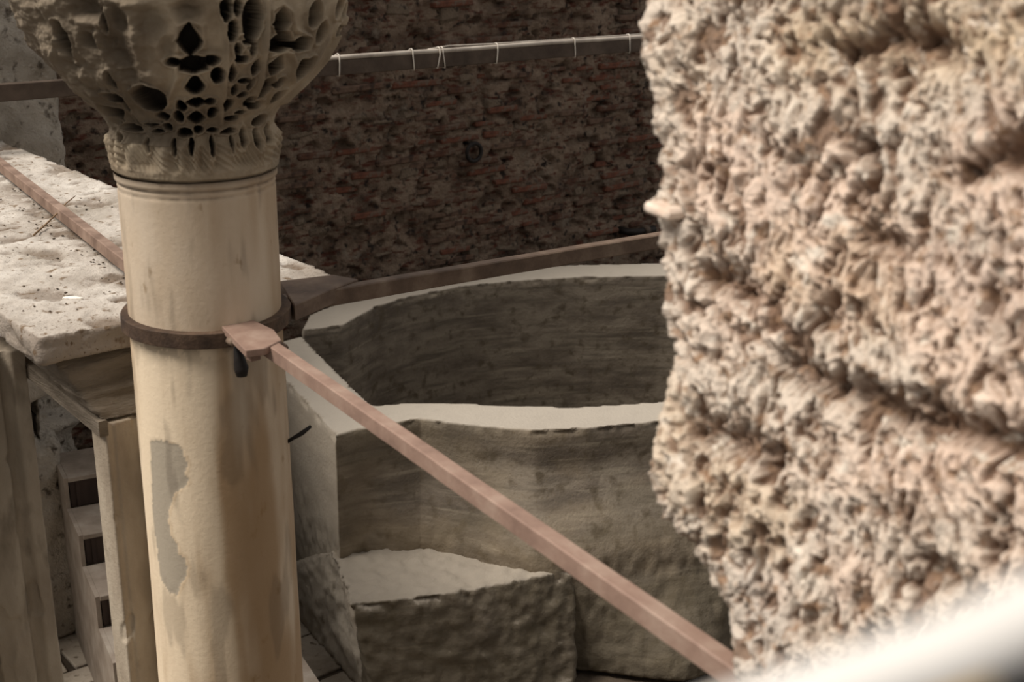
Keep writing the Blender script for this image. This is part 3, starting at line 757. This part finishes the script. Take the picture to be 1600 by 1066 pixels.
# floor of the basin
fpoly = nI + inn + fI[::-1]
me = prism([(p.x, p.y) for p in fpoly], ZF, ZF + .12)
set_attr(me, 'shade_tint', np.full(len(me.vertices), .5)); put('basin_floor', me, M['basin'], bs)
# step block against the front wall, flush with the left face
s0 = at_z(524, 681, ZR); s0 = Vector((s0.x, s0.y, 0))
sw = [at_z(x, y, ztc) for x, y in [(524, 872), (600, 868), (660, 866), (740, 872), (800, 878), (880, 880)]]
sf = [at_z(x, y, ztc) for x, y in [(546, 946), (620, 937), (700, 926), (760, 917), (800, 910), (850, 899), (900, 886)]]
inb = [Vector((p.x, p.y, 0)) + Vector((.05, .25, 0)) for p in sw]
_db = (nO[0] - nO[1]).normalized(); inb[0] = s0 + Vector((_db.x, _db.y, 0)) * .10 + Vector((nl[0], nl[1], 0)) * .012
zb_ = ZF
topl = [Vector((p.x, p.y, ztc)) for p in inb[::-1]] + [Vector((p.x, p.y, ztc)) for p in sf]
fb = [at_z(x, y, zb_) for x, y in [(592, 1115), (660, 1112), (740, 1104), (780, 1100), (810, 1096), (850, 1090), (900, 1078)]]
nl3 = Vector((nl[0], nl[1], 0))
inB = list(inb); inB[0] = s0 + Vector((_db.x, _db.y, 0)) * 1.25 + nl3 * .20
topl[len(inb) - 1] = Vector((inb[0].x, inb[0].y, ztc)) + nl3 * .01
botl = [Vector((p.x, p.y, zb_)) for p in inB[::-1]] + [Vector((p.x, p.y, zb_)) for p in fb]
n = len(topl); bm = bmesh.new(); vt = [bm.verts.new(p) for p in topl]; vb = [bm.verts.new(p) for p in botl]
bm.faces.new(vt); bm.faces.new(vb)
for i in range(n): bm.faces.new((vt[i], vt[(i + 1) % n], vb[(i + 1) % n], vb[i]))
bmesh.ops.recalc_face_normals(bm, faces=bm.faces); me = bpy.data.meshes.new('m'); bm.to_mesh(me); bm.free()
me = remesh(me, .018)
def sex(P, N):
    edge = np.exp(-((P[:, 2] - ztc) / .05) ** 2) * (1 - sstep(.7, .95, N[:, 2]))
    return fbm(P, 12, 4, 3.) * .014 + (1 - sstep(.5, .8, N[:, 2])) * fbm(P, (16, 16, 12), 3, 13.) * .006 - edge * sstep(0, .5, fbm(P, 8, 3, 5.)) * .03
roughen(me, .012, 4, 4, 2., sex)
P = coords(me); N = normals(me); tp = sstep(.5, .8, N[:, 2])
set_attr(me, 'top', tp * .85); pale_ = (1 - tp) * sstep(.35, .65, -N[:, 0]) * (P[:, 0] < nOa[1][0] + .16); set_attr(me, 'pale', pale_ * .8)  # lit top and left side of the step painted paler
set_attr(me, 'shade_tint', (1 - pale_) * np.clip((1 - tp) * sstep(.0, .4, -N[:, 1]) * (.85 + .4 * fbm(P, 3, 3, 8.)), 0, 1)); set_attr(me, 'ochre', tp * .25)  # shade painted on the step front; slight ochre on top
put('step', me, M['basin'], bs)

# ================================================================== WALL FITTINGS
# long board with a conduit tied along its top, crossing pilaster and brick wall
b0 = at_dist(0, 131, 7.3)
zbrd = b0.z
bdir = WD.copy()
def on_board(px, py):                 # pixel -> point on the vertical plane of the board
    r = ray(px, py); t = b0.dot(WN) / r.dot(WN); return r * t
L0 = on_board(-150, 150); L1 = on_board(1000, 60)
Lz0 = on_board(0, 131); Lz1 = on_board(1000, 60)
bd_ = (Lz1 - Lz0).normalized()
P0 = Lz0 - bd_ * 1.2; P1 = Lz1 + bd_ * 3.0
hb = (on_board(560, 96) - on_board(560, 119)).z
brd = empty('wall_beam', P0); tag(brd, 'long dark beam with a pale conduit strapped on top, crossing before the brick wall', 'beam')
put('board', bar(P0, P1, .05, max(.09, hb), .004, .001, 60), M['board'], brd)
cS = on_board(500, 97)
tS = (cS - Lz0).dot(bd_); c0 = Lz0 + bd_ * tS + ZU * .014 + WN * .012; 
put('conduit', tube([c0 + bd_ * (.3 * i) + ZU * .002 * math.sin(i * 1.3) for i in range(24)], .016, 10), M['conduit'], brd)
c2 = Lz0 + bd_ * ((on_board(672, 86) - Lz0).dot(bd_)) + ZU * .038 + WN * .005
put('cable', tube([c2 - bd_ * .02 + ZU * -.012, c2 + bd_ * .15 + ZU * .002, c2 + bd_ * .5 - ZU * .004, c2 + bd_ * 1.0 - ZU * .006, c2 + bd_ * 3.0 - ZU * .008], .006, 6), M['conduit'], brd)
for i, px in enumerate([526, 641, 683, 688, 773, 893, 978]):
    tt = Lz0 + bd_ * ((on_board(px, 90) - Lz0).dot(bd_)); lean = random.uniform(-.02, .02)
    h_ = max(.09, hb)
    f0 = WN * .032; 
    loop_ = [tt + f0 * .4 + ZU * .040, tt + f0 + ZU * .03, tt + WN * .034 - ZU * .01, tt + WN * .033 + bd_ * lean - ZU * h_ * .75, tt + WN * .031 + bd_ * lean * 1.3 - ZU * (h_ + .004), tt - WN * .031 + bd_ * lean - ZU * (h_ + .004), tt - WN * .031 + ZU * .02, tt + f0 * .2 + ZU * .038]
    put('cable_tie', tube(loop_, .0042, 5), M['plastic'], brd)
# iron ring hanging from a staple in the brick wall
u_, z_, pw = wall_pt(733, 236)
rp = WP0 + WD * u_ + WN * (.07); rp.z = z_
ir = empty('wall_ring', rp); tag(ir, 'small dark iron ring hanging on the brick wall', 'metal ring')
rpts = [rp + WD * math.cos(t) * .075 + ZU * math.sin(t) * .075 for t in [2 * math.pi * i / 28 for i in range(29)]]
put('ring', tube(rpts, .018, 8, False), M['dark_hook'], ir)
put('staple', tube([rp + ZU * .066 - WN * .13 - WD * .03, rp + ZU * .078 + WN * .01 - WD * .02, rp + ZU * .075 + WN * .015 + WD * .015, rp + ZU * .07 - WN * .13 + WD * .02], .012, 6), M['dark_hook'], ir)
# short pipe stub low on the brick wall
u_, z_, pw = wall_pt(985, 356)
sp = WP0 + WD * u_ + WN * .02; sp.z = z_
pst = empty('pipe_stub', sp); tag(pst, 'black pipe stub jutting from the brick wall above the far basin rim', 'pipe')
put('pipe', tube([sp - WD * .14 - WN * .08, sp - WD * .13 + WN * .10, sp - WD * .06 + WN * .14, sp + WD * .16 + WN * .14], .036, 12), M['dark_hook'], pst)
put('flange', tube([sp + WD * .02 + WN * .14, sp + WD * .07 + WN * .14], .052, 14), M['board'], pst)

# ================================================================== WOODEN STEPS
T1 = at_z(102, 748, -3.30); T4 = at_z(180, 1036, -3.30 - .60)
run = Vector((T4.x - T1.x, T4.y - T1.y, 0)) / 3; rdir = run.normalized(); rlen = run.length
sdir = Vector((-rdir.y, rdir.x, 0));  sdir = sdir if sdir.x > 0 else -sdir
st = empty('wooden_steps', (T4.x, T4.y, ZF)); tag(st, 'small flight of taupe wooden steps with dark risers behind the left pier', 'steps')
NS = 6; W_ = 1.0
side = []
for k_ in range(NS):
    fz = -3.30 - .2 * k_
    fpt = Vector((T1.x, T1.y, 0)) + run * k_
    bk_len = rlen if k_ else .40
    o = fpt - rdir * bk_len + sdir * .012
    put('tread', bevel(obox(Vector((o.x, o.y, fz - .03)), rdir, sdir, ZU, bk_len + .004, W_, .03), .003, 1), M['stair'], st)
    hR = .17
    o = fpt - rdir * .03 + sdir * .02
    rz_ = put('riser', obox(Vector((o.x, o.y, fz - .03 - hR)), rdir, sdir, ZU, .018, W_ - .03, hR), M['dark_wood'], st)
    for q_ in range(2):
        oo = o + rdir * .018 + sdir * (.035 + .45 * q_)
        put('riser_batten', obox(Vector((oo.x, oo.y, fz - .03 - hR)), rdir, sdir, ZU, .006, .022, hR), M['dark_wood'], rz_)
# side panel: stepped outline, one solid board
n0 = Vector((T1.x, T1.y, 0))
prof = [(-.40, ZF), (-.40, -3.30)]
for k_ in range(NS):
    prof += [(rlen * k_, -3.30 - .2 * k_), (rlen * k_, -3.30 - .2 * (k_ + 1))]
prof = [(u, max(z, ZF)) for u, z in prof]
prof = prof[:-1] + [(rlen * (NS - 1), ZF)]
bm = bmesh.new()
A_ = [bm.verts.new(n0 + rdir * u + ZU * z - sdir * .012) for u, z in prof]; B_ = [bm.verts.new(n0 + rdir * u + ZU * z + sdir * .012) for u, z in prof]
bm.faces.new(A_); bm.faces.new(B_)
for i in range(len(A_)): bm.faces.new((A_[i], A_[(i + 1) % len(A_)], B_[(i + 1) % len(A_)], B_[i]))
bmesh.ops.recalc_face_normals(bm, faces=bm.faces); bmesh.ops.triangulate(bm, faces=[f for f in bm.faces if len(f.verts) > 4])
me = bpy.data.meshes.new('m'); bm.to_mesh(me); bm.free()
put('side_panel', me, M['stair'], st)

# ================================================================== BITS ON THE SLAB
def on_slab(px, py, h=0.0): return at_z(px, py, ZS + h)
tw = put('twig', tube([on_slab(52, 368, .004), on_slab(70, 352, .012), on_slab(88, 335, .05), on_slab(103, 318, .055), on_slab(118, 306, .05)], [.004, .004, .0035, .003, .002], 6), M['twig'])
tag(tw, 'thin dry twig leaning over the tie rod on the slab', 'twig')
def flake(px, py, rx, ry, h, mat, name, label, cat, seed=0, rot=0):
    c = on_slab(px, py, 0); rs = random.Random(seed); n = 11; T = []; 
    for lev, s in ((0, 1.0), (h * .7, .95), (h, .6)):
        for i in range(n):
            a_ = 2 * math.pi * i / n; q = rs.uniform(.8, 1.1) if lev == 0 else 1
            x = math.cos(a_) * rx * s; y = math.sin(a_) * ry * s
            T.append((c.x + x * math.cos(rot) - y * math.sin(rot), c.y + x * math.sin(rot) + y * math.cos(rot), ZS - .003 + lev))
    F = [tuple(f) for f in grid_faces(3, n, True)] + [tuple(range(2 * n, 3 * n)), tuple(range(n))[::-1]]
    o = put(name, new_mesh(T, F), mat); tag(o, label, cat); return o
flake(114, 466, .038, .012, .008, M['chip'], 'stone_chip', 'small white chip lying on the slab near its front edge', 'stone chip', 2, -.1)
flake(115, 353, .014, .022, .012, M['leaf'], 'orange_scrap', 'small orange scrap lying beside the rod on the slab', 'scrap', 4)
rs = random.Random(5)
pb = []
for i in range(120):
    t_ = rs.uniform(0, 1)
    if i < 70: x = rs.uniform(10, 205); y = 258 + x * .68 + rs.uniform(14, 60)
    else: x = rs.uniform(0, 190); y = rs.uniform(300, 500)
    c = on_slab(x, y); s = rs.uniform(.002, .006)
    bm = bmesh.new(); bmesh.ops.create_icosphere(bm, subdivisions=1, radius=s)
    for v in bm.verts: v.co = Vector((v.co.x * rs.uniform(.8, 1.5), v.co.y, v.co.z * .7)) + Vector((c.x, c.y, ZS + s * .2))
    m_ = bpy.data.meshes.new('m'); bm.to_mesh(m_); bm.free(); pb.append(m_)
gv = put('grit', join_meshes(pb), M['earth']); tag(gv, 'brown grit and crumbs scattered along the rod on the slab', 'grit', None, 'stuff')
# little broken iron hook at the back of the column
hk = put('iron_hook', tube([at_depth(440, 696, 4.16), at_depth(458, 685, 4.14), at_depth(472, 677, 4.14), at_depth(486, 666, 4.15)], [.007, .006, .008, .005], 8), M['dark_hook'])
tag(hk, 'small black broken iron hook sticking out to the right of the column shaft', 'hook')

# ================================================================== FOREGROUND BROKEN STONE (right)
sil = [(-460, 1030), (-380, 1004), (-300, 1022), (-220, 1000), (-140, 1012), (-60, 1008), (0, 1008), (25, 1004), (60, 1000), (100, 1003), (130, 1012), (175, 1018), (220, 1026), (270, 1032), (298, 1036), (308, 1020), (322, 1016), (340, 1022), (356, 1034), (375, 1035), (430, 1037),
       (500, 1042), (545, 1051), (570, 1049), (600, 1040), (640, 1032), (690, 1022), (730, 1019), (780, 1021), (800, 1036), (830, 1058), (850, 1084), (880, 1100), (910, 1114), (950, 1140), (985, 1148), (1030, 1150), (1080, 1152), (1200, 1156), (1320, 1150)]
sy = np.array([s[0] for s in sil], float); sx = np.array([s[1] for s in sil], float)
ny = 740; nx = 330; nbk = 26
Y = np.linspace(-460, 1320, ny)
XE = np.interp(Y, sy, sx)
F_, R3, U3 = np.array(_F), np.array(_R), np.array(_U)
def unp(x, y, d): return (F_[None] + np.outer((x - 800) / FPX, R3) - np.outer((y - 533) / FPX, U3)) * d[:, None]
rows = []; sp_ = []
DE = 2.12; XR = 1760.0
for i in range(ny):
    s = np.linspace(0, 1, nx)
    x = XE[i] + (XR - XE[i]) * s
    # near-edge rounding then face swinging towards the viewer
    dfar = DE - .62 * ((x - 1000) / 760.0) + .05 * np.exp(-(x - XE[i]) / 16.0)
    p = unp(x, np.full(nx, Y[i]), dfar)
    # the hidden reveal going back from the edge
    e = p[0]; bkv = np.linspace(1, 1 / nbk, nbk)
    away = e / np.linalg.norm(e)
    bp_ = e[None] + np.outer(bkv * .45, away) + np.outer(bkv ** 1.0 * .10, R3)
    rows.append(np.concatenate([bp_, p])); sp_.append(np.concatenate([-bkv, s]))
V = np.concatenate(rows); m_ = nbk + nx
Fc = grid_faces(ny, m_)[:, ::-1]
rock = np_mesh(V, Fc)
N = normals(rock)
camdir = -V / np.linalg.norm(V, axis=1)[:, None]
if (N * camdir).sum(1).mean() < 0:
    N = -N; rock.flip_normals()
px_ = 800 + FPX * (V @ R3) / (V @ F_); py_ = 533 - FPX * (V @ U3) / (V @ F_)
# own coordinates of the face: horizontal along it, vertical
fx = (px_ - 1000) * .00118; fz = V[:, 2]
C3 = np.stack([fx, fz, V[:, 1] * .5], 1)
warp = fbm(C3, 11, 3, 50.) * .016
Cw = C3 + warp[:, None]
big = fbm(Cw, (6, 6, 3), 3, 1.) * .012
streak = fbm(Cw, (52, 20, 10), 4, 8., .65)
pits = sstep(.20, .38, fbm(Cw, (44, 22, 8), 3, 15.)); pits2 = sstep(.14, .34, fbm(Cw, (85, 40, 10), 2, 25.))
bigp = sstep(.32, .5, fbm(Cw, (17, 13, 4), 3, 35.))
def crev(pts, wd):
    """a crevice along a polyline on the face, given in face coordinates"""
    Q_ = [((x - 1000) * .00118, float(unp(np.array([x], float), np.array([y], float), np.array([DE - .62 * ((x - 1000) / 760.0)]))[0, 2])) for x, y in pts]
    b = np.full(len(V), 9.0)
    for (x0, y0), (x1, y1) in zip(Q_[:-1], Q_[1:]):
        dx, dy = x1 - x0, y1 - y0; t = np.clip(((fx - x0) * dx + (fz - y0) * dy) / (dx * dx + dy * dy), 0, 1)
        b = np.minimum(b, np.hypot(fx - x0 - t * dx, fz - y0 - t * dy))
    return np.exp(-((b + streak * .012) / wd) ** 2)
cr = crev([(1230, 570), (1290, 600), (1360, 620), (1420, 655), (1500, 672), (1560, 690), (1640, 730)], .022)
cr = np.maximum(cr, crev([(1095, 680), (1135, 685), (1175, 700), (1210, 720)], .022))
cr = np.maximum(cr, .9 * crev([(1310, 82), (1350, 78), (1400, 50), (1450, 60), (1480, 70)], .022))
cr = np.maximum(cr, .9 * crev([(1345, 230), (1360, 270), (1340, 300)], .018))
cr = np.maximum(cr, .9 * crev([(1500, 270), (1560, 245), (1600, 250)], .02))
cr = np.maximum(cr, .8 * crev([(1100, 430), (1150, 440), (1170, 460)], .022))
cr = np.maximum(cr, .8 * crev([(1350, 370), (1400, 375)], .02))
cr = np.maximum(cr, .8 * crev([(1440, 880), (1480, 900)], .02))
cr = np.maximum(cr, .8 * crev([(1540, 870), (1560, 835)], .015))
cr = np.maximum(cr, .8 * crev([(1285, 500), (1300, 470)], .02))
sfl = np.concatenate(sp_); edgef = np.clip((px_ - np.repeat(XE, m_)) / 30.0, .12, 1)
d = big * edgef + streak * .0085 - pits * .013 * edgef - pits2 * .007 - bigp * .014 * edgef - cr * .045
d = d - .0
V2 = V + N * d[:, None]
rock.vertices.foreach_set('co', V2.ravel()); rock.update(); smooth(rock)
pink = sstep(-.05, .5, fbm(C3, (3.2, 3.2, 2), 3, 60.)) * .7
pink = np.maximum(pink, .9 * np.exp(-(((px_ - 1480) / 190) ** 2 + ((py_ - 730) / 70) ** 2)))
pink = np.maximum(pink, .7 * np.exp(-(((px_ - 1160) / 70) ** 2 + ((py_ - 490) / 60) ** 2)))
yel = np.maximum(.8 * np.exp(-(((py_ - 60) / 75) ** 2)) * sstep(1150, 1260, px_), .5 * sstep(.1, .6, fbm(C3, (3, 3, 2), 3, 80.)))
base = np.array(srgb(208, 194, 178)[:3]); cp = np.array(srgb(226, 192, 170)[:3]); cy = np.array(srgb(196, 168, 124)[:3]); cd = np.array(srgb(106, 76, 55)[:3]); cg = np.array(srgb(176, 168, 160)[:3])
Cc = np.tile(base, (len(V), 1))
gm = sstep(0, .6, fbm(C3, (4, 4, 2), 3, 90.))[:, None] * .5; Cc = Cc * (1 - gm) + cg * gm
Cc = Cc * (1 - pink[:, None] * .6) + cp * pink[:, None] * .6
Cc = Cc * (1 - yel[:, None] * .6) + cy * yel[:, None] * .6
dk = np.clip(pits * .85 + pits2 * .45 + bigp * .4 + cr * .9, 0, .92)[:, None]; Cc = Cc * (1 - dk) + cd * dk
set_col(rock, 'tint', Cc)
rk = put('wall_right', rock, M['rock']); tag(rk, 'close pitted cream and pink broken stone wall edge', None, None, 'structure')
# protruding brick stump embedded in the edge
bk_ = at_depth(1052, 328, 2.10)
me = stone_mesh(.075, .018, .07, 77, .3, .05); me.materials.append(M['rock_pale'])
o = bpy.data.objects.new('brick', me); COL.objects.link(o); o.parent = rk; o.location = bk_; o.rotation_euler = (0, .02, .5)

# ================================================================== HANDRAIL right in front
hr = empty('handrail', at_depth(1400, 1040, .30)); tag(hr, 'shiny pale metal handrail curving across the bottom right corner', 'handrail')
hp = [(960, 1190), (1060, 1160), (1150, 1130), (1240, 1100), (1330, 1070), (1410, 1043), (1480, 1018), (1545, 992), (1610, 962), (1700, 926), (1800, 870)]
put('rail', tube([at_depth(x, y, .30 - .00008 * (x - 1400)) for x, y in hp], .0086, 24), M['steel'], hr)
pp_ = [at_depth(x, y + 70, .33) for x, y in hp[3:]]
V = []; 
for p in pp_:
    V += [p + _F * .0, p - _U * .12, p + _F * .012, p - _U * .12 + _F * .012]
me = bmesh.new(); vs = [me.verts.new(v) for v in V]; n = len(pp_)
for i in range(n - 1):
    a_, b_ = i * 4, i * 4 + 4
    me.faces.new((vs[a_], vs[b_], vs[b_ + 1], vs[a_ + 1])); me.faces.new((vs[a_ + 2], vs[a_ + 3], vs[b_ + 3], vs[b_ + 2]))
    me.faces.new((vs[a_], vs[a_ + 2], vs[b_ + 2], vs[b_])); me.faces.new((vs[a_ + 1], vs[b_ + 1], vs[b_ + 3], vs[a_ + 3]))
me.faces.new(vs[0:2] + [vs[3], vs[2]]); me.faces.new([vs[-4], vs[-3], vs[-1], vs[-2]])
bmesh.ops.recalc_face_normals(me, faces=me.faces); mm = bpy.data.meshes.new('m'); me.to_mesh(mm); me.free()
put('panel', mm, M['shade_black'], hr)  # dark sheet standing in for the shadowed interior under the rail
put('yellow_strip', tube([at_depth(x, y + 70, .33) for x, y in hp[3:8]], .004, 8), M['yellow'], hr)
